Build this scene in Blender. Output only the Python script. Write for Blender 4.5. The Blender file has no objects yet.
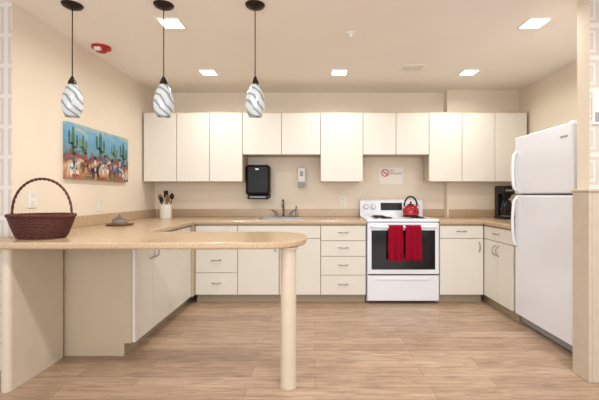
import bpy, bmesh, math, random
from mathutils import Vector, Matrix
random.seed(3)
sc = bpy.context.scene
try:
    sc.view_settings.view_transform = 'Standard'
    sc.view_settings.look = 'None'
except Exception as e:
    print(e)

# ------------------------------------------------------------------ materials
def srgb(r, g, b):
    def c(v):
        v /= 255.0
        return v/12.92 if v <= 0.04045 else ((v+0.055)/1.055)**2.4
    return (c(r), c(g), c(b), 1.0)

def mat(name, col, rough=0.5, metal=0.0, var=0.04, scale=6.0, bump=0.0, bscale=80, spec=0.5, coat=0.0):
    m = bpy.data.materials.new(name); m.use_nodes = True
    nt = m.node_tree; N = nt.nodes; L = nt.links
    p = N['Principled BSDF']
    c = srgb(*col)
    tc = N.new('ShaderNodeTexCoord')
    nz = N.new('ShaderNodeTexNoise'); nz.inputs['Scale'].default_value = scale
    nz.inputs['Detail'].default_value = 4
    L.new(tc.outputs['Object'], nz.inputs['Vector'])
    rp = N.new('ShaderNodeValToRGB')
    rp.color_ramp.elements[0].position = 0.3; rp.color_ramp.elements[1].position = 0.7
    rp.color_ramp.elements[0].color = tuple(max(0, v*(1-var)) for v in c[:3])+(1,)
    rp.color_ramp.elements[1].color = tuple(min(1, v*(1+var)) for v in c[:3])+(1,)
    L.new(nz.outputs['Fac'], rp.inputs['Fac'])
    L.new(rp.outputs['Color'], p.inputs['Base Color'])
    p.inputs['Roughness'].default_value = rough
    p.inputs['Metallic'].default_value = metal
    p.inputs['Specular IOR Level'].default_value = spec
    p.inputs['Coat Weight'].default_value = coat
    if bump > 0:
        n2 = N.new('ShaderNodeTexNoise'); n2.inputs['Scale'].default_value = bscale
        L.new(tc.outputs['Object'], n2.inputs['Vector'])
        b = N.new('ShaderNodeBump'); b.inputs['Strength'].default_value = bump
        b.inputs['Distance'].default_value = 0.003
        L.new(n2.outputs['Fac'], b.inputs['Height'])
        L.new(b.outputs['Normal'], p.inputs['Normal'])
    return m

def emis(name, col, strength):
    m = bpy.data.materials.new(name); m.use_nodes = True
    p = m.node_tree.nodes['Principled BSDF']
    p.inputs['Base Color'].default_value = srgb(*col)
    p.inputs['Emission Color'].default_value = srgb(*col)
    p.inputs['Emission Strength'].default_value = strength
    return m

M_wall = mat('wall_paint_cream', (230, 218, 200), 0.75, var=0.015, scale=2, bump=0.08, bscale=200, spec=0.2)
M_ceil = mat('ceiling_paint', (244, 239, 231), 0.85, var=0.01, scale=2, spec=0.1)
M_door = mat('cabinet_front_laminate', (223, 219, 209), 0.42, var=0.012, scale=3)
M_carc = mat('cabinet_carcass_beige', (190, 175, 150), 0.5, var=0.02, scale=3)
M_toe = mat('toe_kick_beige', (165, 148, 122), 0.55, var=0.02)
M_panel = mat('panel_beige', (192, 176, 150), 0.5, var=0.02)
M_white = mat('appliance_white_enamel', (228, 231, 238), 0.22, var=0.005, coat=0.2)
M_plast = mat('white_plastic', (230, 228, 222), 0.4, var=0.005)
M_grey = mat('grey_plastic', (150, 152, 155), 0.4)
M_black = mat('black_plastic', (16, 16, 18), 0.4, spec=0.35)
M_glassblk = mat('black_oven_glass', (20, 20, 23), 0.08, spec=0.45)
M_chrome = mat('brushed_nickel', (170, 167, 162), 0.28, metal=1.0)
M_steel = mat('stainless_steel', (185, 186, 188), 0.3, metal=1.0)
M_bronze = mat('dark_bronze', (48, 38, 32), 0.4, metal=0.7)
M_wicker = mat('wicker_dark_brown', (84, 38, 26), 0.5, var=0.35, scale=60, bump=0.3, bscale=150)
M_red = mat('kettle_red_enamel', (160, 10, 20), 0.15, coat=0.5)
M_towel = mat('towel_crimson', (146, 14, 42), 0.95, var=0.2, scale=60, bump=0.8, bscale=350, spec=0.1)
M_alarm = mat('alarm_red', (176, 30, 30), 0.4)
M_wood = mat('utensil_wood', (120, 78, 45), 0.6, var=0.2, scale=20)
M_base = mat('baseboard_paint', (222, 214, 202), 0.5, var=0.01)
M_post = mat('post_laminate', (208, 194, 173), 0.4, var=0.03, scale=8)
M_guard = mat('guard_wood_grain', (196, 182, 162), 0.4, var=0.05, scale=14)
M_emit = emis('light_lens', (255, 250, 240), 9.0)
M_rim = mat('light_trim_white', (240, 238, 232), 0.5)
M_signred = mat('sign_red', (200, 30, 35), 0.5)
M_ink = mat('sign_ink', (110, 110, 115), 0.6)
M_gap = mat('dark_gap', (60, 55, 48), 0.8)

# counter laminate : speckled tan
def counter_mat():
    m = mat('counter_laminate_speckled', (206, 182, 152), 0.22)
    nt = m.node_tree; N = nt.nodes; L = nt.links
    p = N['Principled BSDF']
    tc = N.new('ShaderNodeTexCoord')
    nz = N.new('ShaderNodeTexNoise'); nz.inputs['Scale'].default_value = 120; nz.inputs['Detail'].default_value = 6
    L.new(tc.outputs['Object'], nz.inputs['Vector'])
    rp = N.new('ShaderNodeValToRGB')
    e = rp.color_ramp.elements
    e[0].position = 0.35; e[0].color = srgb(174, 149, 119)
    e[1].position = 0.65; e[1].color = srgb(200, 176, 146)
    L.new(nz.outputs['Fac'], rp.inputs['Fac'])
    L.new(rp.outputs['Color'], p.inputs['Base Color'])
    return m
M_counter = counter_mat()

def floor_mat():
    m = bpy.data.materials.new('floor_vinyl_plank'); m.use_nodes = True
    nt = m.node_tree; N = nt.nodes; L = nt.links
    p = N['Principled BSDF']
    tc = N.new('ShaderNodeTexCoord')
    br = N.new('ShaderNodeTexBrick')
    br.inputs['Scale'].default_value = 1.0
    br.inputs['Brick Width'].default_value = 1.1
    br.inputs['Row Height'].default_value = 0.13
    br.inputs['Mortar Size'].default_value = 0.0016
    br.inputs['Bias'].default_value = 0.0
    br.inputs['Color1'].default_value = srgb(188, 162, 139)
    br.inputs['Color2'].default_value = srgb(166, 140, 118)
    br.inputs['Mortar'].default_value = srgb(125, 103, 85)
    br.offset = 0.37
    L.new(tc.outputs['Object'], br.inputs['Vector'])
    mp = N.new('ShaderNodeMapping'); mp.inputs['Scale'].default_value = (1.8, 16, 1)
    L.new(tc.outputs['Object'], mp.inputs['Vector'])
    nz = N.new('ShaderNodeTexNoise'); nz.inputs['Scale'].default_value = 2.2
    nz.inputs['Detail'].default_value = 9; nz.inputs['Roughness'].default_value = 0.68
    nz.inputs['Distortion'].default_value = 0.9
    L.new(mp.outputs['Vector'], nz.inputs['Vector'])
    rp = N.new('ShaderNodeValToRGB'); e = rp.color_ramp.elements
    e[0].position = 0.34; e[0].color = (0.50, 0.47, 0.45, 1)
    e[1].position = 0.60; e[1].color = (1.08, 1.08, 1.07, 1)
    L.new(nz.outputs['Fac'], rp.inputs['Fac'])
    mx = N.new('ShaderNodeMixRGB'); mx.blend_type = 'MULTIPLY'; mx.inputs['Fac'].default_value = 0.8
    L.new(br.outputs['Color'], mx.inputs['Color1']); L.new(rp.outputs['Color'], mx.inputs['Color2'])
    L.new(mx.outputs['Color'], p.inputs['Base Color'])
    p.inputs['Roughness'].default_value = 0.33
    return m
M_floor = floor_mat()

def wallpaper_mat():
    m = bpy.data.materials.new('wallpaper_greek_key'); m.use_nodes = True
    nt = m.node_tree; N = nt.nodes; L = nt.links
    p = N['Principled BSDF']
    tc = N.new('ShaderNodeTexCoord'); sp = N.new('ShaderNodeSeparateXYZ')
    L.new(tc.outputs['Object'], sp.inputs[0])
    def ma(op, a, b=None):
        n = N.new('ShaderNodeMath'); n.operation = op
        for i, v in enumerate((a, b)):
            if v is None: continue
            if isinstance(v, (int, float)): n.inputs[i].default_value = v
            else: L.new(v, n.inputs[i])
        return n.outputs[0]
    def cell(s, off):
        a = ma('ADD', s, 100+off)
        a = ma('DIVIDE', a, 0.2)
        return ma('ABSOLUTE', ma('SUBTRACT', ma('FRACT', a), 0.5))
    u = cell(sp.outputs[0], 0.03); v = cell(sp.outputs[2], 0.0)
    d = ma('MAXIMUM', u, v)
    s = ma('FRACT', ma('MULTIPLY', d, 6.0))
    st = ma('GREATER_THAN', s, 0.6)
    mx = N.new('ShaderNodeMixRGB')
    mx.inputs['Color1'].default_value = srgb(200, 190, 180)
    mx.inputs['Color2'].default_value = srgb(218, 211, 203)
    L.new(st, mx.inputs['Fac']); L.new(mx.outputs[0], p.inputs['Base Color'])
    p.inputs['Roughness'].default_value = 0.6
    return m
M_paper = wallpaper_mat()

def painting_mat():
    """desert landscape: blue sky, red mesa, tan/brown ground"""
    m = bpy.data.materials.new('painting_canvas_desert'); m.use_nodes = True
    nt = m.node_tree; N = nt.nodes; L = nt.links
    p = N['Principled BSDF']
    tc = N.new('ShaderNodeTexCoord'); sp = N.new('ShaderNodeSeparateXYZ')
    L.new(tc.outputs['Generated'], sp.inputs[0])
    mp = N.new('ShaderNodeMapping'); mp.inputs['Scale'].default_value = (1, 5, 5)
    L.new(tc.outputs['Generated'], mp.inputs['Vector'])
    nz = N.new('ShaderNodeTexNoise'); nz.inputs['Scale'].default_value = 1.6; nz.inputs['Detail'].default_value = 6
    nz.inputs['Distortion'].default_value = 0.8
    L.new(mp.outputs[0], nz.inputs['Vector'])
    ad = N.new('ShaderNodeMath'); ad.operation = 'MULTIPLY_ADD'
    ad.inputs[1].default_value = 0.6
    L.new(nz.outputs['Fac'], ad.inputs[0]); L.new(sp.outputs[2], ad.inputs[2])
    dv = N.new('ShaderNodeMath'); dv.operation = 'MULTIPLY'; dv.inputs[1].default_value = 0.72
    L.new(ad.outputs[0], dv.inputs[0])
    rp = N.new('ShaderNodeValToRGB')
    e = rp.color_ramp.elements
    cols = [(0.0, (112, 72, 54)), (0.26, (168, 118, 84)), (0.38, (196, 168, 138)), (0.46, (142, 72, 56)), (0.53, (100, 84, 92)),
            (0.58, (104, 142, 160)), (0.70, (92, 150, 186)), (0.86, (110, 165, 196)), (1.0, (196, 190, 150))]
    e[0].position = 0; e[0].color = srgb(*cols[0][1])
    e[1].position = cols[1][0]; e[1].color = srgb(*cols[1][1])
    for pos, c in cols[2:]:
        x = e.new(pos); x.color = srgb(*c)
    L.new(dv.outputs[0], rp.inputs['Fac'])
    L.new(rp.outputs[0], p.inputs['Base Color'])
    p.inputs['Roughness'].default_value = 0.6
    return m
M_paint = painting_mat()

def shade_mat():
    m = bpy.data.materials.new('swirled_art_glass'); m.use_nodes = True
    nt = m.node_tree; N = nt.nodes; L = nt.links
    p = N['Principled BSDF']
    tc = N.new('ShaderNodeTexCoord')
    mp = N.new('ShaderNodeMapping'); mp.inputs['Scale'].default_value = (6, 6, 9); mp.inputs['Rotation'].default_value = (0.6, 0.7, 0)
    L.new(tc.outputs['Object'], mp.inputs['Vector'])
    wv = N.new('ShaderNodeTexWave'); wv.inputs['Scale'].default_value = 1.1; wv.inputs['Distortion'].default_value = 5.0
    wv.inputs['Detail'].default_value = 2; wv.inputs['Detail Scale'].default_value = 0.8
    L.new(mp.outputs[0], wv.inputs['Vector'])
    rp = N.new('ShaderNodeValToRGB'); e = rp.color_ramp.elements
    e[0].position = 0.0; e[0].color = srgb(138, 150, 158)
    e[1].position = 0.6; e[1].color = srgb(224, 229, 231)
    x = e.new(0.25); x.color = srgb(194, 203, 208)
    L.new(wv.outputs['Fac'], rp.inputs['Fac'])
    L.new(rp.outputs[0], p.inputs['Base Color'])
    L.new(rp.outputs[0], p.inputs['Emission Color'])
    p.inputs['Emission Strength'].default_value = 0.06
    p.inputs['Roughness'].default_value = 0.05
    p.inputs['Coat Weight'].default_value = 0.6
    p.inputs['Transmission Weight'].default_value = 0.3
    return m
M_shade = shade_mat()

# ------------------------------------------------------------------ helpers
def root(name, loc=(0, 0, 0)):
    o = bpy.data.objects.new(name, None)
    o.empty_display_size = 0.1
    o.location = loc
    sc.collection.objects.link(o)
    return o

def add_mesh(name, bm, m, parent=None, smooth=False, origin=None, mats=None):
    me = bpy.data.meshes.new(name)
    bmesh.ops.recalc_face_normals(bm, faces=bm.faces)
    if parent is not None:
        off = Vector(parent.location)
    elif origin is not None:
        off = Vector(origin)
    else:
        off = Vector((0, 0, 0))
    bmesh.ops.translate(bm, verts=bm.verts, vec=-off)
    bm.to_mesh(me); bm.free()
    if mats:
        for k in mats: me.materials.append(k)
    else:
        me.materials.append(m)
    if smooth:
        for f in me.polygons: f.use_smooth = True
    o = bpy.data.objects.new(name, me)
    sc.collection.objects.link(o)
    if parent is not None: o.parent = parent
    else: o.location = off
    return o

def bm_box(bm, x0, x1, y0, y1, z0, z1, bevel=0.0, seg=2):
    r = bmesh.ops.create_cube(bm, size=1)
    vs = r['verts']
    for v in vs:
        v.co = Vector(((x0+x1)/2+v.co.x*(x1-x0), (y0+y1)/2+v.co.y*(y1-y0), (z0+z1)/2+v.co.z*(z1-z0)))
    if bevel > 0:
        es = list({e for v in vs for e in v.link_edges})
        bmesh.ops.bevel(bm, geom=es, offset=bevel, segments=seg, affect='EDGES', profile=0.5)

def box(name, x0, x1, y0, y1, z0, z1, m, parent=None, bevel=0.0, seg=2, origin=None):
    bm = bmesh.new(); bm_box(bm, x0, x1, y0, y1, z0, z1, bevel, seg)
    return add_mesh(name, bm, m, parent, origin=origin)

def bm_tube(bm, pts, r, n=8, closed=False, radii=None):
    pts = [Vector(p) for p in pts]
    rings = []
    N = len(pts)
    up = None
    for i, p in enumerate(pts):
        if closed:
            t = (pts[(i+1) % N]-pts[i-1]).normalized()
        else:
            t = (pts[min(i+1, N-1)]-pts[max(i-1, 0)]).normalized()
        if up is None:
            a = Vector((0, 0, 1)) if abs(t.z) < 0.9 else Vector((1, 0, 0))
            up = (a - t*a.dot(t)).normalized()
        else:
            up = (up - t*up.dot(t)).normalized()
        s = t.cross(up)
        rr = radii[i] if radii else r
        rings.append([bm.verts.new(p + (up*math.cos(2*math.pi*k/n)+s*math.sin(2*math.pi*k/n))*rr) for k in range(n)])
    M = N if closed else N-1
    for i in range(M):
        a = rings[i]; b = rings[(i+1) % N]
        for k in range(n):
            bm.faces.new((a[k], a[(k+1) % n], b[(k+1) % n], b[k]))
    if not closed:
        bm.faces.new(rings[0]); bm.faces.new(rings[-1])

def tube(name, pts, r, m, parent=None, n=8, closed=False, radii=None):
    bm = bmesh.new(); bm_tube(bm, pts, r, n, closed, radii)
    return add_mesh(name, bm, m, parent, smooth=True)

def bm_lathe(bm, prof, c, n=32, sx=1, sy=1, rot=None):
    c = Vector(c); rings = []
    for (r, z) in prof:
        ring = []
        for k in range(n):
            a = 2*math.pi*k/n
            v = Vector((r*math.cos(a)*sx, r*math.sin(a)*sy, z))
            if rot: v = rot @ v
            ring.append(bm.verts.new(c+v))
        rings.append(ring)
    for i in range(len(rings)-1):
        a, b = rings[i], rings[i+1]
        for k in range(n):
            bm.faces.new((a[k], a[(k+1) % n], b[(k+1) % n], b[k]))
    if prof[0][0] > 1e-5: bm.faces.new(rings[0])
    if prof[-1][0] > 1e-5: bm.faces.new(rings[-1])
    bmesh.ops.remove_doubles(bm, verts=bm.verts, dist=1e-6)

def lathe(name, prof, c, m, parent=None, n=32, sx=1, sy=1, rot=None, smooth=True):
    bm = bmesh.new(); bm_lathe(bm, prof, c, n, sx, sy, rot)
    o = add_mesh(name, bm, m, parent, smooth=smooth)
    if smooth:
        md = o.modifiers.new('es', 'EDGE_SPLIT'); md.split_angle = math.radians(50)
    return o

def extrude_poly(name, pts, z0, z1, m, parent=None, bevel=0.0):
    bm = bmesh.new()
    vs = [bm.verts.new((x, y, z0)) for x, y in pts]
    f = bm.faces.new(vs)
    r = bmesh.ops.extrude_face_region(bm, geom=[f])
    nv = [g for g in r['geom'] if isinstance(g, bmesh.types.BMVert)]
    for v in nv: v.co.z = z1
    if bevel > 0:
        es = [e for e in bm.edges if abs(e.verts[0].co.z-e.verts[1].co.z) < 1e-6]
        bmesh.ops.bevel(bm, geom=es, offset=bevel, segments=3, affect='EDGES', profile=0.5)
    return add_mesh(name, bm, m, parent)

def fillet(pts, radii, n=8):
    out = []
    N = len(pts)
    for i in range(N):
        p = Vector(pts[i]); r = radii[i]
        if r <= 0: out.append((p.x, p.y)); continue
        a = (Vector(pts[i-1])-p).normalized(); b = (Vector(pts[(i+1) % N])-p).normalized()
        ang = a.angle(b); d = r/math.tan(ang/2)
        c = p+(a+b).normalized()*(r/math.sin(ang/2))
        s = p+a*d-c; e = p+b*d-c
        a0 = math.atan2(s.y, s.x); a1 = math.atan2(e.y, e.x)
        da = (a1-a0+math.pi) % (2*math.pi)-math.pi
        for k in range(n+1):
            t = a0+da*k/n
            out.append((c.x+r*math.cos(t), c.y+r*math.sin(t)))
    return out

# ------------------------------------------------------------------ dims
H = 2.42; XL = -1.99; XR = 2.47; YB = 4.60; CT = 0.88; CTH = 0.04
UB = CT-CTH
# ------------------------------------------------------------------ room
box('floor', -4.2, 4.2, -2.5, 4.75, -0.1, 0.0, M_floor)
box('ceiling', -4.2, 4.2, -2.5, 4.75, H, H+0.1, M_ceil)
box('wall_back', XL-0.12, XR+0.12, YB, YB+0.12, 0, H, M_wall)
box('wall_left', XL-0.12, XL, 2.55, YB, 0, H, M_wall)
box('wall_right', XR, XR+0.12, 2.40, YB, 0, H, M_wall)
box('wall_chase', 1.60, XR, 4.48, YB, 0, H, M_wall)
def paper_wall(name, x0, x1, y0, y1):
    bm = bmesh.new(); bm_box(bm, x0, x1, y0, y1, 0, H)
    bm.normal_update()
    for f in bm.faces:
        f.material_index = 1 if f.normal.y < -0.9 else 0
    return add_mesh(name, bm, None, mats=[M_wall, M_paper])
paper_wall('wall_front_left', -4.2, XL, 2.43, 2.55)
paper_wall('wall_front_right', 1.70, 4.2, 2.29, 2.40)
box('baseboard_left', -4.2, XL, 2.418, 2.43, 0, 0.10, M_base, bevel=0.003)
box('baseboard_right', 1.83, 4.2, 2.278, 2.29, 0, 0.10, M_base, bevel=0.003)
# corner guard / wainscot post on the wall end
g = root('trim_1', (1.70, 2.34, 0))
bm = bmesh.new()
bm_box(bm, 1.676, 1.699, 2.262, 2.410, 0, 1.17, 0.004)
bm_box(bm, 1.699, 1.80, 2.262, 2.289, 0, 1.17, 0.004)
add_mesh('guard_panels', bm, M_guard, g)
bm = bmesh.new()
bm_box(bm, 1.668, 1.699, 2.252, 2.415, 1.17, 1.185, 0.004)
bm_box(bm, 1.699, 1.81, 2.252, 2.289, 1.17, 1.185, 0.004)
add_mesh('guard_cap', bm, M_guard, g)

# ------------------------------------------------------------------ cabinets
def handle_pts(c, length, out, along):
    c = Vector(c); out = Vector(out); along = Vector(along)
    pts = []
    for k in range(13):
        t = k/12.0
        s = math.sin(math.pi*t)
        pts.append(c+along*(t-0.5)*length+out*(0.03*min(1, s*1.6)+0.0))
    return pts
def add_handle(parent, c, out, along, length=0.10):
    tube('pull_handle', handle_pts(c, length, out, along), 0.0052, M_chrome, parent, n=8)

G = 0.003
def front_back(parent, x0, x1, z0, z1, yf, nm='door'):
    box(nm, x0+G, x1-G, yf, yf+0.019, z0+G, z1-G, M_door, parent, bevel=0.003)

TK = 0.09
def base_cab(name, x0, x1, layout, y1=YB):
    """back run, faces -Y ; front plane 3.92"""
    r = root(name, ((x0+x1)/2, 4.2, 0))
    zt = UB-0.001
    box('carcass', x0+0.0008, x1-0.0008, 3.94, y1-0.001, TK, zt, M_carc, r)
    box('toe_kick', x0+0.0008, x1-0.0008, 3.985, 4.03, 0, TK, M_toe, r)
    xm = (x0+x1)/2
    if layout == 'drawers4':
        zs = [TK, 0.30, 0.50, 0.665, 0.825]
        for a, b in zip(zs[:-1], zs[1:]):
            front_back(r, x0, x1, a, b, 3.92, 'drawer_front')
            add_handle(r, (xm, 3.92, (a+b)/2+0.01), (0, -1, 0), (1, 0, 0))
    if layout == 'drawers3':
        zs = [TK, 0.325, 0.575, 0.825]
        for a, b in zip(zs[:-1], zs[1:]):
            front_back(r, x0, x1, a, b, 3.92, 'drawer_front')
            add_handle(r, (xm, 3.92, (a+b)/2+0.01), (0, -1, 0), (1, 0, 0))
    if layout == 'drawer_door':
        front_back(r, x0, x1, 0.69, 0.825, 3.92, 'drawer_front')
        front_back(r, x0, x1, TK, 0.69, 3.92)
        add_handle(r, (xm, 3.92, 0.765), (0, -1, 0), (1, 0, 0))
        add_handle(r, (x1-0.05, 3.92, 0.60), (0, -1, 0), (0, 0, 1))
    return r
base_cab('drawer_base_cabinet', -1.27, -0.82, 'drawers3')
# sink base: hollow so the basin sits inside
r = root('sink_base_cabinet', (-0.38, 4.2, 0))
bm = bmesh.new()
x0, x1 = -0.82, 0.06
bm_box(bm, x0+.001, x0+.018, 3.94, YB-.001, TK, UB-.001)
bm_box(bm, x1-.018, x1-.001, 3.94, YB-.001, TK, UB-.001)
bm_box(bm, x0+.018, x1-.018, 3.94, YB-.001, TK, TK+.018)
bm_box(bm, x0+.018, x1-.018, 3.94, 3.958, 0.68, UB-.001)
bm_box(bm, x0+.018, x1-.018, YB-.018, YB-.001, TK+.018, UB-.001)
add_mesh('carcass', bm, M_carc, r)
box('toe_kick', x0, x1, 3.985, 4.03, 0, TK, M_toe, r)
xm = (x0+x1)/2
front_back(r, x0, x1, 0.69, 0.825, 3.92, 'false_front')
front_back(r, x0, xm, TK, 0.69, 3.92); front_back(r, xm, x1, TK, 0.69, 3.92)
add_handle(r, (xm-0.04, 3.92, 0.60), (0, -1, 0), (0, 0, 1))
add_handle(r, (xm+0.04, 3.92, 0.60), (0, -1, 0), (0, 0, 1))
base_cab('drawer_base_cabinet', 0.06, 0.54, 'drawers4')
base_cab('base_cabinet', 1.32, 1.788, 'drawer_door', y1=4.478)

# left run  (faces +X, front plane -1.29)
r = root('base_cabinet', (-1.65, 3.5, 0))
XF = -1.29
box('carcass', XL+.002, XF-.02, 2.66, YB-.002, TK, UB-.001, M_carc, r)
box('end_panel', XL+.002, XF-.02, 2.645, 2.66, TK, UB-.001, M_panel, r)
box('end_panel_lower', XL+.002, XF-.075, 2.645, 2.66, 0, TK, M_panel, r)
box('toe_kick', XL+.05, XF-.075, 2.66, 4.5, 0, TK, M_toe, r)
ys = [2.648, 2.948, 3.248, 3.548, 3.848]
for i in range(4):
    box('door', XF-.02, XF, ys[i]+G, ys[i+1]-G, TK+G, 0.822, M_door, r, bevel=0.003)
for y in (2.908, 2.988, 3.508, 3.588):
    add_handle(r, (XF, y, 0.70), (1, 0, 0), (0, 0, 1))
box('corner_filler', XF-.02, -1.272, 3.851, 3.938, TK, UB-.001, M_carc, r)

# right run (faces -X, front plane 1.79)
r = root('base_cabinet', (2.1, 3.9, 0))
XG = 1.79
box('carcass', XG+.02, XR-.002, 3.36, 4.478, TK, UB-.001, M_carc, r)
box('toe_kick', XG+.06, XG+.10, 3.36, 4.4, 0, TK, M_toe, r)
ys = [3.36, 3.64, 3.92]
for i in range(2):
    box('door', XG, XG+.02, ys[i]+G, ys[i+1]-G, TK+G, 0.69-G, M_door, r, bevel=0.003)
box('drawer_front', XG, XG+.02, 3.36+G, 3.92-G, 0.69+G, 0.822, M_door, r, bevel=0.003)
for y in (3.605, 3.675):
    add_handle(r, (XG, y, 0.60), (-1, 0, 0), (0, 0, 1))
add_handle(r, (XG, 3.64, 0.765), (-1, 0, 0), (0, 1, 0))

# uppers
UT = 2.09; U0 = 1.31; U1 = 1.62; YU = 4.25
def px(p): return (p-315)/87.0
ups = [([143.5, 176.5, 209.5, 242.5], U0), ([242.5, 281.5, 320.5], U1), ([320.5, 363], U0), ([363, 396, 429], U1), ([429, 462, 495], U0), ([495, 527], U0)]
for xs, zb in ups:
    a, b = px(xs[0]), px(xs[-1])
    a = max(a, XL+.003); b = min(b, XR-.003)
    r = root('hanging_kitchen_cabinet', ((a+b)/2, 4.4, (zb+UT)/2))
    yb = YB-.001 if b < 1.6 else 4.479
    box('carcass', a+.0008, b-.0008, YU+.02, yb, zb, UT, M_carc, r)
    for i in range(len(xs)-1):
        l = max(px(xs[i]), a); rr = min(px(xs[i+1]), b)
        box('door', l+G, rr-G, YU, YU+.019, zb-.004, UT, M_door, r, bevel=0.003)
    box('top_rail', a+.001, b-.001, YU+.005, yb, UT+.0005, UT+.016, M_carc, r)

# ------------------------------------------------------------------ countertop
r = root('countertop', (-1, 3.4, UB))
pts = [(-2.15, 2.10), (-0.055, 2.10), (-0.055, 2.74), (-1.26, 2.74), (-1.26, 3.90), (0.545, 3.90), (0.545, YB-.001), (XL+.001, YB-.001), (XL+.001, 2.425), (-2.15, 2.425)]
rad = [0, 0.26, 0.26, 0.12, 0.02, 0, 0, 0, 0, 0]
top = extrude_poly('counter_slab', fillet(pts, rad, 12), UB, CT, M_counter, r, bevel=0.012)
cut = box('cutter', -0.63, -0.13, 4.03, 4.42, 0.5, 1.2, M_counter, r)
md = top.modifiers.new('b', 'BOOLEAN'); md.operation = 'DIFFERENCE'; md.object = cut; md.solver = 'EXACT'
bpy.context.view_layer.update()
dg = bpy.context.evaluated_depsgraph_get()
nm = bpy.data.meshes.new_from_object(top.evaluated_get(dg))
top.modifiers.clear(); top.data = nm
bpy.data.objects.remove(cut)
M_bs = M_counter
box('backsplash_back', XL+.02, 0.545, YB-.019, YB-.001, CT, CT+.095, M_bs, r, bevel=0.004)
box('backsplash_left', XL+.001, XL+.019, 2.56, YB-.001, CT, CT+.095, M_bs, r, bevel=0.004)
r = root('countertop', (1.9, 3.9, UB))
pts = [(1.315, 3.90), (1.77, 3.90), (1.77, 3.36), (XR-.001, 3.36), (XR-.001, 4.479), (1.599, 4.479), (1.599, YB-.001), (1.315, YB-.001)]
extrude_poly('counter_slab', pts, UB, CT, M_counter, r, bevel=0.01)
box('backsplash_back', 1.62, XR-.02, 4.461, 4.479, CT, CT+.095, M_bs, r, bevel=0.004)
box('backsplash_mid', 1.32, 1.599, YB-.019, YB-.001, CT, CT+.095, M_bs, r, bevel=0.004)
box('backsplash_right', XR-.019, XR-.001, 3.37, 4.46, CT, CT+.095, M_bs, r, bevel=0.004)

# peninsula supports
r = root('counter_support_post', (-0.16, 2.225, 0))
lathe('post', [(0.047, 0.0), (0.047, UB-.012)], (-0.16, 2.225, 0), M_post, r, n=48)
lathe('top_plate', [(0.06, UB-.012), (0.06, UB-.001)], (-0.16, 2.225, 0), M_carc, r, n=48)
lathe('foot_ring', [(0.052, 0.0), (0.052, 0.01), (0.0475, 0.012)], (-0.16, 2.225, 0), M_carc, r, n=48)
p = fillet([(-1.84, 2.15), (-1.78, 2.15), (-1.78, 2.62), (-1.84, 2.62)], [0.028, 0.028, 0.01, 0.01], 8)
extrude_poly('counter_support_panel', p, 0, UB-.001, M_post)

# ------------------------------------------------------------------ sink + faucet
r = root('kitchen_sink', (-0.38, 4.22, CT))
bm = bmesh.new()
xa, xb, ya, yb = -0.625, -0.135, 4.035, 4.415
t = 0.004
bm_box(bm, xa, xa+t, ya, yb, 0.72, CT); bm_box(bm, xb-t, xb, ya, yb, 0.72, CT)
bm_box(bm, xa+t, xb-t, ya, ya+t, 0.72, CT); bm_box(bm, xa+t, xb-t, yb-t, yb, 0.72, CT)
bm_box(bm, xa, xb, ya, yb, 0.716, 0.72)
add_mesh('basin', bm, M_steel, r)
bm = bmesh.new()
z0, z1 = CT+.0005, CT+.004
bm_box(bm, xa-.02, xa, ya-.02, yb+.02, z0, z1); bm_box(bm, xb, xb+.02, ya-.02, yb+.02, z0, z1)
bm_box(bm, xa, xb, ya-.02, ya, z0, z1); bm_box(bm, xa, xb, yb, yb+.09, z0, z1)
add_mesh('rim', bm, M_steel, r)
lathe('drain', [(0.0, 0), (0.03, 0), (0.03, 0.003), (0.0, 0.003)], (-0.38, 4.22, 0.7205), M_chrome, r)
r = root('kitchen_faucet', (-0.38, 4.46, CT+.005))
zf = CT+.0045
M_fau = mat('faucet_satin_nickel', (128, 124, 118), 0.3, metal=1.0)
box('deck_plate', -0.50, -0.26, 4.435, 4.485, zf, zf+.012, M_fau, r, bevel=0.005)
pts = [(-0.38, 4.46, zf+.01), (-0.38, 4.46, zf+.14)]
for k in range(13):
    a = math.pi*k/12
    pts.append((-0.38, 4.40+0.06*math.cos(a), zf+.15+0.055*math.sin(a)))
pts.append((-0.38, 4.34, zf+.12))
tube('spout', pts, 0.013, M_fau, r, n=12)
for sx in (-1, 1):
    lathe('valve_base', [(0.02, 0), (0.018, .03), (0.012, .045), (0.0, .05)], (-0.38+sx*.09, 4.46, zf+.01), M_fau, r, n=16)
    tube('lever', [(-0.38+sx*.09, 4.46, zf+.055), (-0.38+sx*.115, 4.44, zf+.075), (-0.38+sx*.14, 4.42, zf+.085)], 0.007, M_fau, r)
lathe('side_sprayer', [(0.018, 0), (0.016, .02), (0.011, .04), (0.014, .10), (0.010, .13), (0, .135)], (-0.225, 4.46, zf), M_fau, r, n=16)

# ------------------------------------------------------------------ stove
SX0, SX1 = 0.55, 1.31
r = root('electric_range', (0.93, 4.2, 0))
box('body', SX0, SX1, 3.94, 4.585, 0.02, 0.865, M_white, r, bevel=0.004)
box('plinth', SX0+.03, SX1-.03, 3.97, 4.55, 0.0, 0.02, M_black, r)
box('cooktop', SX0-.003, SX1+.003, 3.905, 4.585, 0.866, 0.895, M_white, r, bevel=0.008)
box('oven_door', SX0+.003, SX1-.003, 3.895, 3.939, 0.315, 0.855, M_white, r, bevel=0.008)
box('oven_window', SX0+.045, SX1-.045, 3.8925, 3.896, 0.365, 0.778, M_glassblk, r, bevel=0.001)
tube('oven_handle', [(SX0+.045, 3.895, 0.812), (SX0+.05, 3.862, 0.817), (SX0+.08, 3.852, 0.817), (0.93, 3.850, 0.817), (SX1-.08, 3.852, 0.817), (SX1-.05, 3.862, 0.817), (SX1-.045, 3.895, 0.812)], 0.012, M_white, r, n=12)
box('storage_drawer', SX0+.003, SX1-.003, 3.899, 3.939, 0.035, 0.300, M_white, r, bevel=0.006)
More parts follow.
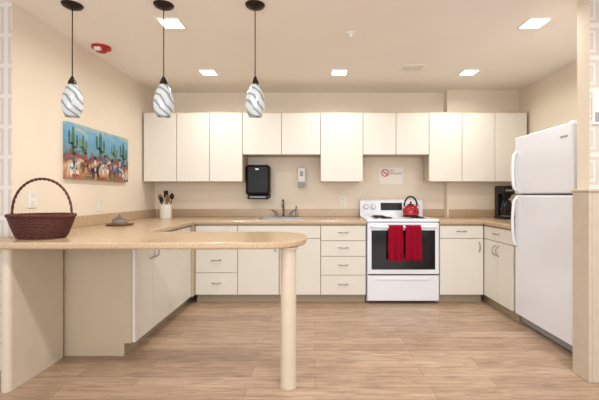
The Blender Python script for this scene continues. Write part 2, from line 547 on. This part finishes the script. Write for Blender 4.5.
box('drawer_pull', SX0+.10, SX1-.10, 3.888, 3.8985, 0.255, 0.275, M_white, r, bevel=0.004)
box('drawer_gap', SX0+.01, SX1-.01, 3.93, 3.939, 0.299, 0.316, M_gap, r)
# backguard
bm = bmesh.new()
prof = [(4.585, 0.895), (4.50, 0.895), (4.50, 0.93), (4.52, 1.075), (4.54, 1.095), (4.585, 1.095)]
a = [bm.verts.new((SX0, y, z)) for y, z in prof]; b = [bm.verts.new((SX1, y, z)) for y, z in prof]
bm.faces.new(a); bm.faces.new(b[::-1])
for i in range(len(prof)):
    j = (i+1) % len(prof); bm.faces.new((a[i], a[j], b[j], b[i]))
add_mesh('backguard', bm, M_white, r)
rotp = Matrix.Rotation(math.radians(82), 3, 'X')
for x in (0.62, 0.71, 1.15, 1.24):
    lathe('knob', [(0.026, 0), (0.024, .012), (0.017, .014), (0.015, .03), (0, .031)], (x, 4.509, 1.005), M_white, r, n=24, rot=rotp)
    lathe('knob_dial', [(0.033, 0), (0.033, .002), (0, .0021)], (x, 4.5105, 1.005), M_grey, r, n=24, rot=rotp)
bm = bmesh.new(); bm_box(bm, 0.80, 1.06, -0.002, 0.002, -0.045, 0.045)
bmesh.ops.rotate(bm, verts=bm.verts, cent=(0, 0, 0), matrix=Matrix.Rotation(math.radians(-8), 3, 'X'))
bmesh.ops.translate(bm, verts=bm.verts, vec=(0, 4.508, 1.01))
add_mesh('control_display', bm, M_black, r)
for (x, y, R) in ((0.74, 4.06, .095), (1.12, 4.06, .075), (0.74, 4.33, .075), (1.12, 4.33, .095)):
    lathe('drip_pan', [(0, .0), (R*.4, 0.0), (R, .003), (R*1.12, .005), (R*1.15, .002)], (x, y, 0.896), M_chrome, r)
    pts = []
    for k in range(120):
        tt = k/119; rr = R*(0.2+0.8*tt); aa = 2*math.pi*4*tt
        pts.append((x+rr*math.cos(aa), y+rr*math.sin(aa), 0.906))
    tube('burner_coil', pts, 0.005, M_black, r, n=6)

# towels
def towel(x0, x1, seed, drop):
    r = root('dish_towel', ((x0+x1)/2, 3.85, 0.81))
    bm = bmesh.new()
    nx = 28; prof = []
    yc, zc, R = 3.851, 0.818, 0.017
    for k in range(20): prof.append((yc-R, zc-drop*(1-k/19.0), 1-k/19.0, -1))
    for k in range(1, 8):
        a = math.pi*k/8; prof.append((yc-R*math.cos(a), zc+R*math.sin(a), 0, 0))
    for k in range(14): prof.append((yc+R, zc-0.24*k/13.0, k/13.0, 0.15))
    grid = []
    for (y, z, w, sgn) in prof:
        row = []
        for i in range(nx+1):
            t = i/nx
            wob = (math.sin(t*2*math.pi*2.5+seed)+0.4*math.sin(t*2*math.pi*5+seed*2))*0.012*(0.35+0.65*w)
            yy = y+(wob*abs(sgn) if sgn else 0)
            if sgn < 0: yy = min(yy - 0.008*w - .003, yc-R+0.001)
            xx = x0+(x1-x0)*t + (0.5-t)*(-0.012)*w + 0.002*math.sin(z*40+seed)
            row.append(bm.verts.new((xx, yy, z)))
        grid.append(row)
    for i in range(len(grid)-1):
        for k in range(nx):
            bm.faces.new((grid[i][k], grid[i][k+1], grid[i+1][k+1], grid[i+1][k]))
    o = add_mesh('cloth', bm, M_towel, r, smooth=True)
    s = o.modifiers.new('s', 'SOLIDIFY'); s.thickness = 0.005; s.offset = 0
towel(0.765, 0.912, 0.4, 0.355)
towel(0.942, 1.10, 2.1, 0.345)

# kettle
kx, ky, kz = 1.12, 4.33, 0.912
r = root('tea_kettle', (kx, ky, kz))
lathe('body', [(0.0, 0), (0.082, 0), (0.092, .012), (0.096, .035), (0.090, .07), (0.070, .10), (0.045, .118), (0.042, .12), (0, .121)], (kx, ky, kz), M_red, r, n=40)
lathe('lid', [(0.042, .121), (0.036, .129), (0.012, .135), (0.008, .142), (0.014, .150), (0.012, .160), (0, .162)], (kx, ky, kz), M_black, r, n=24)
tube('spout', [(kx+.02, ky-.075, kz+.065), (kx+.03, ky-.105, kz+.095), (kx+.035, ky-.12, kz+.12)], .014, M_red, r, n=14, radii=[.024, .017, .012])
pts = []
for k in range(17):
    a = math.pi*k/16; pts.append((kx+.075*math.cos(a), ky, kz+.105+.115*math.sin(a)))
tube('handle', pts, .010, M_black, r, n=10)
# ------------------------------------------------------------------ fridge
r = root('refrigerator', (2.12, 2.95, 0))
FX = 1.865; FY0, FY1 = 2.585, 3.335; FT = 1.665; SPL = 1.155
box('cabinet', FX, XR-.03, FY0, FY1, 0.03, FT-.005, M_white, r, bevel=0.006)
box('toe_grille', FX-.01, FX+.05, FY0+.01, FY1-.01, 0.015, 0.09, M_grey, r, bevel=0.003)
box('base_feet', FX+.06, XR-.08, FY0+.03, FY1-.03, 0.0, 0.03, M_black, r)
box('freezer_door', 1.80, FX-.006, FY0, FY1, SPL+.006, FT, M_white, r, bevel=0.014, seg=4)
box('fridge_door', 1.80, FX-.006, FY0, FY1, 0.085, SPL-.006, M_white, r, bevel=0.014, seg=4)
box('door_gasket', FX-.006, FX, FY0+.01, FY1-.01, 0.11, FT-.01, M_grey, r)
box('hinge_cover', FX-.05, FX+.02, FY0+.01, FY0+.06, FT-.005, FT+.012, M_white, r, bevel=0.004)
box('badge', 1.7985, 1.80, FY0+.05, FY0+.13, FT-.10, FT-.085, M_grey, r)
yh = FY1-.035
def fh(z0, z1):
    d = 0.02 if z1 > z0 else -0.02
    pts = [(1.802, yh, z0), (1.780, yh, z0+d)]
    for k in range(9):
        t = k/8; z = z0+(z1-z0)*(0.1+0.8*t)
        pts.append((1.772-0.010*math.sin(math.pi*t), yh, z))
    pts += [(1.780, yh, z1-d), (1.802, yh, z1)]
    tube('door_handle', pts, .013, M_white, r, n=12)
fh(SPL+.03, SPL+.38); fh(SPL-.03, SPL-.46)

# ------------------------------------------------------------------ basket
bx, by, bz = -1.72, 2.33, CT+.001
r = root('wicker_basket', (bx, by, bz))
bm = bmesh.new()
nr = 15; hb = 0.125; ns = 22
def basket_r(t): return 0.135+0.05*(t**0.8)
for j in range(nr):
    t = j/(nr-1); R = basket_r(t); z = bz+0.008+hb*t
    pts = []
    for k in range(ns*4):
        a = 2*math.pi*k/(ns*4)
        q = R+0.0055*math.cos(a*ns+math.pi*(j % 2))
        pts.append((bx+q*math.cos(a), by+q*0.74*math.sin(a), z))
    bm_tube(bm, pts, 0.0050, 6, closed=True)
add_mesh('weave', bm, M_wicker, r, smooth=True)
bm = bmesh.new()
for k in range(ns*2):
    a = 2*math.pi*(k+.5)/(ns*2)
    bm_tube(bm, [(bx+basket_r(t)*math.cos(a), by+basket_r(t)*.74*math.sin(a), bz+.005+hb*t) for t in (0, .33, .66, 1)], .003, 5)
add_mesh('stakes', bm, M_wicker, r, smooth=True)
bm = bmesh.new()
for ph in (0, math.pi/1.5, 2*math.pi/1.5):
    pts = []
    for k in range(160):
        a = 2*math.pi*k/160; q = basket_r(1)+0.004+.007*math.cos(a*16+ph)
        pts.append((bx+q*math.cos(a), by+q*.74*math.sin(a), bz+hb+.016+.007*math.sin(a*16+ph)))
    bm_tube(bm, pts, .0055, 6, closed=True)
add_mesh('rim', bm, M_wicker, r, smooth=True)
lathe('bottom', [(0, 0), (0.135, 0), (0.137, .006), (0, .006)], (bx, by, bz), M_wicker, r, sy=.74)
bm = bmesh.new()
for ph in (0, math.pi):
    pts = []
    for k in range(90):
        t = k/89; a = math.pi*t
        R = 0.188
        X = R*math.cos(a); Z = 0.235*math.sin(a)**0.85
        pts.append((bx+X, by+.0045*math.cos(t*70+ph), bz+hb+.01+Z+.0045*math.sin(t*70+ph)))
    bm_tube(bm, pts, .0055, 6)
add_mesh('handle', bm, M_wicker, r, smooth=True)

# ------------------------------------------------------------------ utensil crock
cx, cy, cz = -1.70, 4.22, CT+.001
r = root('utensil_crock', (cx, cy, cz))
lathe('crock', [(0, 0), (0.058, 0), (0.064, .01), (0.066, .15), (0.070, .16), (0.064, .162), (0.058, .15), (0.056, .01), (0, .01)], (cx, cy, cz), M_plast, r)
spec = [(-.03, .01, -.06, .0, .27, 'spoon', M_wood), (.0, .02, -.01, .03, .30, 'spat', M_black), (.03, 0, .06, .01, .28, 'spoon', M_black), (.01, -.02, .03, -.03, .25, 'spat', M_wood), (-.01, -.02, -.035, -.03, .24, 'spoon', M_black)]
for i, (a, b, c, d, h, kind, mm) in enumerate(spec):
    p0 = Vector((cx+a*.6, cy+b*.6, cz+.015)); p1 = Vector((cx+c*1.1, cy+d, cz+h-.05))
    tube('utensil_handle', [p0, p1], .005, mm, r)
    bm = bmesh.new()
    if kind == 'spoon':
        bmesh.ops.create_uvsphere(bm, u_segments=14, v_segments=8, radius=1)
        for v in bm.verts: v.co = Vector((v.co.x*.025, v.co.y*.008, v.co.z*.036))+p1+Vector((0, 0, .025))
    else:
        bm_box(bm, p1.x-.026, p1.x+.026, p1.y-.003, p1.y+.003, p1.z-.01, p1.z+.07, .002)
    add_mesh('utensil_head', bm, mm, r, smooth=(kind == 'spoon'))

# small glass dish with coasters on the left counter
dx, dy, dz = -1.74, 3.30, CT+.001
r = root('covered_dish', (dx, dy, dz))
M_gl = mat('clear_glass', (225, 222, 212), 0.05, spec=0.8); M_gl.node_tree.nodes['Principled BSDF'].inputs['Transmission Weight'].default_value = 0.6
lathe('wood_tray', [(0, 0), (0.10, 0), (0.115, .008), (0.115, .014), (0.10, .012), (0, .012)], (dx, dy, dz), M_wood, r)
lathe('glass_bowl', [(0, .0125), (.05, .0125), (.062, .03), (.066, .05), (.06, .052), (.055, .03), (0, .02)], (dx, dy, dz), M_gl, r)
lathe('lid', [(.066, .053), (.05, .066), (.015, .074), (.008, .08), (.012, .09), (0, .096)], (dx, dy, dz), M_chrome, r)

# ------------------------------------------------------------------ coffee maker
mx0, mx1, my0, my1 = 2.07, 2.21, 4.06, 4.28
mc = (mx0+mx1)/2
r = root('coffee_maker', (mc, 4.17, CT))
z = CT+.001
box('base', mx0, mx1, my0, my1, z, z+.035, M_black, r, bevel=.008)
box('tank_column', mx0+.005, mx1-.005, my1-.075, my1, z+.035, z+.29, M_black, r, bevel=.008)
box('brew_head', mx0, mx1, my0+.02, my1, z+.275, z+.375, M_black, r, bevel=.02, seg=4)
lathe('warming_plate', [(0.06, 0), (.06, .004), (0, .005)], (mc, 4.13, z+.035), M_grey, r)
lathe('carafe', [(0, 0), (.052, 0), (.062, .03), (.064, .08), (.05, .13), (.042, .16), (.046, .17), (0, .172)], (mc, 4.13, z+.041), M_glassblk, r)
lathe('filter_basket', [(.035, .23), (.055, .276)], (mc, 4.13, z), M_black, r)
tube('carafe_handle', [(mc-.03, 4.07, z+.19), (mc-.05, 4.035, z+.185), (mc-.055, 4.03, z+.12), (mc-.04, 4.06, z+.08)], .008, M_black, r)
box('panel_strip', mx0+.03, mx1-.03, my0+.018, my0+.0215, z+.31, z+.33, M_chrome, r)

# ------------------------------------------------------------------ wall things, back
r = root('paper_towel_dispenser', (-0.69, 4.5, 1.3))
M_smoke = mat('smoke_black_cover', (12, 12, 13), 0.35, spec=0.25)
a, b = -.83, -.54
box('back_plate', a+.01, b-.01, 4.575, 4.599, 1.12, 1.50, M_black, r)
bm = bmesh.new(); bm_box(bm, a, b, 4.40, 4.575, 1.15, 1.51, .035, 5); add_mesh('cover', bm, M_smoke, r, smooth=False)
box('lower_tray', a+.02, b-.02, 4.42, 4.575, 1.10, 1.149, M_black, r, bevel=.012)
box('towel_slot', a+.05, b-.05, 4.417, 4.42, 1.118, 1.132, M_grey, r)
box('lock_badge', -.71, -.67, 4.397, 4.400, 1.45, 1.465, M_chrome, r)
r = root('soap_dispenser', (-.165, 4.55, 1.35))
box('body', -.215, -.115, 4.52, 4.599, 1.24, 1.49, M_plast, r, bevel=.015, seg=4)
box('push_bar', -.205, -.125, 4.498, 4.519, 1.245, 1.31, M_grey, r, bevel=.008)
box('sight_window', -.185, -.145, 4.5175, 4.5195, 1.38, 1.44, M_grey, r)
lathe('nozzle', [(.010, 0), (.012, .03)], (-.165, 4.545, 1.211), M_plast, r, n=16)

r = root('no_smoking_sign', (.945, 4.597, 1.39))
M_sheet = mat('sign_sheet', (236, 231, 221), 0.5, var=.005)
box('sheet', .80, 1.09, 4.596, 4.599, 1.285, 1.49, M_sheet, r)
pts = [(.870+.042*math.cos(2*math.pi*k/32), 4.594, 1.425+.042*math.sin(2*math.pi*k/32)) for k in range(32)]
tube('prohibition_ring', pts, .006, M_signred, r, n=6, closed=True)
tube('prohibition_slash', [(.842, 4.594, 1.453), (.898, 4.594, 1.397)], .005, M_signred, r, n=6)
box('cigarette', .845, .895, 4.5945, 4.596, 1.421, 1.429, M_ink, r)
for txt, z in (('NO', 1.44), ('SMOKING', 1.405)):
    cu = bpy.data.curves.new('sign_text', 'FONT'); cu.body = txt; cu.size = 0.034; cu.extrude = .0004
    o = bpy.data.objects.new('sign_text', cu); sc.collection.objects.link(o)
    cu.materials.append(M_ink)
    o.parent = r; o.rotation_euler = (math.pi/2, 0, 0)
    o.location = Vector((.925, 4.5945, z))-Vector(r.location)

# outlets
def outlet(c, axis):
    r = root('electrical_outlet', c)
    x, y, z = c
    if axis == 'x':  # on left wall facing +X
        box('plate', x, x+.006, y-.037, y+.037, z-.06, z+.06, M_plast, r, bevel=.002)
        for s in (-.027, .027): box('socket', x+.006, x+.008, y-.017, y+.017, z+s-.017, z+s+.017, M_base, r)
    else:
        box('plate', x-.037, x+.037, y-.006, y, z-.06, z+.06, M_sheet, r, bevel=.002)
        for s in (-.027, .027): box('socket', x-.017, x+.017, y-.008, y-.006, z+s-.017, z+s+.017, M_base, r)
outlet((XL+.0005, 2.60, 1.12), 'x'); outlet((XL+.0005, 3.42, 1.06), 'x')
outlet((.35, YB-.0005, 1.07), 'y')

# painting
r = root('canvas_painting', (XL+.02, 3.39, 1.51))
PY0, PY1, PZ0, PZ1 = 2.92, 3.87, 1.285, 1.735
box('canvas', XL+.0004, XL+.035, PY0, PY1, PZ0, PZ1, M_paint, r, bevel=.002)
XP = XL+.0355
def pmat(n, c): return mat('paint_'+n, c, 0.65, var=0.35, scale=30)
P_gr = pmat('green', (92, 124, 80)); P_dg = pmat('dark_green', (62, 98, 76)); P_wh = pmat('white', (206, 200, 188)); P_br = pmat('brown', (122, 80, 58))
P_bl = pmat('blue', (66, 104, 144)); P_rd = pmat('red', (160, 76, 56)); P_dk = pmat('dark', (70, 58, 58))
def blob(bm, y, z, ry, rz, ang=0, n=14):
    ca, sa = math.cos(ang), math.sin(ang); vs = []
    for k in range(n):
        t = 2*math.pi*k/n; a, b = ry*math.cos(t), rz*math.sin(t)
        vs.append(bm.verts.new((0, y+a*ca-b*sa, z+a*sa+b*ca)))
    bm.faces.new(vs)
layer = [0]
def paint(nm, m, blobs):
    layer[0] += 1
    bm = bmesh.new()
    for q in blobs: blob(bm, *q)
    bmesh.ops.translate(bm, verts=bm.verts, vec=(XP+.00012*layer[0], 0, 0))
    add_mesh(nm, bm, m, r)
def cap(y, z0, z1, w): return (y, (z0+z1)/2, w, (z1-z0)/2)
for k, (y, z0, z1, w) in enumerate([(2.99, 1.46, 1.71, .022), (3.12, 1.47, 1.66, .020), (3.37, 1.46, 1.72, .026), (3.60, 1.48, 1.64, .020), (3.77, 1.44, 1.68, .024)]):
    h = z1-z0; mm = P_gr if k % 2 else P_dg
    paint('painted_cactus', mm, [cap(y, z0, z1, w), cap(y-w*2.2, z0+h*.4, z0+h*.85, w*.6), cap(y+w*2.2, z0+h*.3, z0+h*.75, w*.6),
                                 (y-w*1.1, z0+h*.42, w*1.4, w*.5), (y+w*1.1, z0+h*.32, w*1.4, w*.5)])
def horse(y, z, s, m, d=1):
    paint('painted_horse', m, [(y, z, .055*s, .028*s), (y+d*.055*s, z+.035*s, .035*s, .014*s, d*.95), (y+d*.085*s, z+.055*s, .026*s, .012*s, -d*.5),
        (y-d*.04*s, z-.045*s, .011*s, .045*s, .15), (y-d*.02*s, z-.04*s, .009*s, .04*s, -.1), (y+d*.035*s, z-.045*s, .010*s, .045*s, .25), (y+d*.05*s, z-.035*s, .009*s, .04*s, .5), (y-d*.065*s, z-.01*s, .010*s, .04*s, -.2*d)])
def rider(y, z, s, m):
    paint('painted_rider', m, [(y, z+.05*s, .018*s, .035*s), (y, z+.01*s, .012*s, .03*s)])
    paint('painted_hat', P_dk, [(y, z+.10*s, .028*s, .008*s), (y, z+.108*s, .013*s, .013*s)])
for (y, z, s, m, c, d) in [(3.00, 1.38, 1.0, P_wh, P_bl, 1), (3.15, 1.41, .9, P_br, P_rd, 1), (3.29, 1.37, 1.0, P_dk, P_wh, 1), (3.44, 1.41, .9, P_wh, P_bl, 1), (3.57, 1.37, 1.0, P_br, P_bl, -1), (3.70, 1.40, .9, P_bl, P_wh, 1), (3.79, 1.36, .8, P_wh, P_rd, -1)]:
    horse(y, z, s, m, d); rider(y, z+.005, s, c)
paint('painted_rocks', P_rd, [(3.02, 1.31, .05, .012), (3.4, 1.30, .07, .010), (3.7, 1.315, .06, .012)])
paint('painted_grass', P_gr, [(3.2, 1.305, .05, .008), (3.56, 1.31, .05, .010), (3.82, 1.30, .03, .008)])

# sign on right wallpaper
r = root('room_sign', (1.78, 2.285, 1.68))
box('plate', 1.712, 1.85, 2.280, 2.289, 1.585, 1.785, M_plast, r, bevel=.003)
box('inset', 1.725, 1.84, 2.2785, 2.280, 1.60, 1.66, M_grey, r)

# ------------------------------------------------------------------ ceiling things
def downlight(x, y, s=.145, e=16):
    r = root('recessed_ceiling_light', (x, y, H-.01))
    h = s/2; w = .014
    bm = bmesh.new()
    for (a, b, c, d) in ((-h-w, h+w, -h-w, -h), (-h-w, h+w, h, h+w), (-h-w, -h, -h, h), (h, h+w, -h, h)):
        bm_box(bm, x+a, x+b, y+c, y+d, H-.008, H-.0005)
    add_mesh('trim_ring', bm, M_rim, r)
    box('lens', x-h, x+h, y-h, y+h, H-.004, H-.0006, M_emit, r)
    ld = bpy.data.lights.new('downlight_lamp', 'AREA'); ld.shape = 'SQUARE'; ld.size = s*.9
    ld.energy = e; ld.color = (1.0, .96, .90); ld.spread = math.radians(165)
    o = bpy.data.objects.new('lamp', ld); sc.collection.objects.link(o)
    o.parent = r; o.location = (0, 0, -.004)
for x, y, e in ((-1.06, 2.73, 9), (1.62, 2.73, 9), (-1.10, 3.82, 6.5), (.25, 3.82, 6.5), (1.59, 3.82, 6.5), (-1.1, 1.3, 14), (.25, 1.3, 14), (1.6, 1.3, 14)):  # last three are unseen, added out of frame to light the room
    downlight(x, y, e=e)
for i, x in enumerate((-1.62, -1.01, -.40)):
    y = 2.47
    r = root('pendant_light', (x, y, H))
    lathe('canopy', [(0, -.028), (.03, -.027), (.06, -.012), (.066, -.0008), (0, -.0005)], (x, y, H), M_bronze, r)
    tube('stem', [(x, y, H-.025), (x, y, 1.925)], .0035, M_bronze, r)
    lathe('socket_cap', [(0, 1.945), (.008, 1.94), (.014, 1.925), (.024, 1.905), (.028, 1.88), (.028, 1.872), (0, 1.872)], (x, y, 0), M_bronze, r)
    # smooth tear-drop shade profile
    key = [(0.0, .027), (.10, .038), (.25, .052), (.42, .062), (.58, .0655), (.74, .062), (.88, .053), (1.0, .043)]
    def rad_at(t):
        for (t0, r0), (t1, r1) in zip(key[:-1], key[1:]):
            if t <= t1+1e-9:
                u = (t-t0)/(t1-t0); u = u*.5+(u*u*(3-2*u))*.5
                return r0+(r1-r0)*u
        return key[-1][1]
    outer = [(rad_at(k/28), 1.885-.213*k/28) for k in range(29)]
    inner = [(q-.004, zz) for q, zz in outer[::-1]]
    bm = bmesh.new(); bm_lathe(bm, outer+inner, (x, y, 0), n=48)
    for f in [f for f in bm.faces if len(f.verts) > 10]: bm.faces.remove(f)
    o = add_mesh('glass_shade', bm, M_shade, r, smooth=True)
    o.data.transform(Matrix.Rotation(i*2.1, 4, 'Z'))
    lathe('bulb', [(0, 1.73), (.018, 1.74), (.024, 1.765), (.018, 1.80), (.012, 1.83), (.012, 1.872)], (x, y, 0), M_plast, r, n=20)
r = root('fire_alarm_strobe', (-1.83, 3.17, H))
lathe('base', [(.075, -.0005), (.075, -.018), (.068, -.022), (0, -.022)], (-1.83, 3.17, H), M_alarm, r)
lathe('strobe', [(.045, -.022), (.04, -.045), (.02, -.052), (0, -.052)], (-1.83, 3.17, H), M_alarm, r)
box('lens', -1.855, -1.805, 3.10, 3.13, H-.05, H-.0225, M_plast, r, bevel=.004)
r = root('fire_sprinkler', (.28, 2.9, H))
lathe('escutcheon', [(.035, -.0005), (.035, -.006), (.015, -.012), (.008, -.03), (.018, -.034), (0, -.035)], (.28, 2.9, H), M_rim, r)
r = root('ceiling_vent', (.97, 3.68, H))
box('frame', .86, 1.08, 3.60, 3.76, H-.008, H-.0005, M_rim, r, bevel=.002)
for k in range(6):
    box('louver', .875, 1.065, 3.615+.024*k, 3.625+.024*k, H-.010, H-.0085, M_base, r)

# ------------------------------------------------------------------ lights, world
def area(name, loc, rot, sx, sy, e, col):
    ld = bpy.data.lights.new(name, 'AREA'); ld.shape = 'RECTANGLE'; ld.size = sx; ld.size_y = sy
    ld.energy = e; ld.color = col
    o = bpy.data.objects.new(name, ld); sc.collection.objects.link(o)
    o.location = loc; o.rotation_euler = rot
area('rear_fill_lamp', (0, -2.3, 1.3), (math.radians(93), 0, 0), 5, 2.0, 108, (.97, .98, 1.0))  # soft fill lamp added behind the camera, no window there
w = bpy.data.worlds.new('world'); sc.world = w; w.use_nodes = True
bg = w.node_tree.nodes['Background']
bg.inputs['Color'].default_value = srgb(244, 247, 255); bg.inputs['Strength'].default_value = 0.92

# ------------------------------------------------------------------ camera
cd = bpy.data.cameras.new('camera'); cd.sensor_width = 36; cd.lens = 370/599*36
cd.shift_x = -15.5/599; cd.shift_y = -5/599
cam = bpy.data.objects.new('camera', cd); sc.collection.objects.link(cam)
cam.location = (0, 0, 1.15); cam.rotation_euler = (math.pi/2, 0, 0)
sc.camera = cam
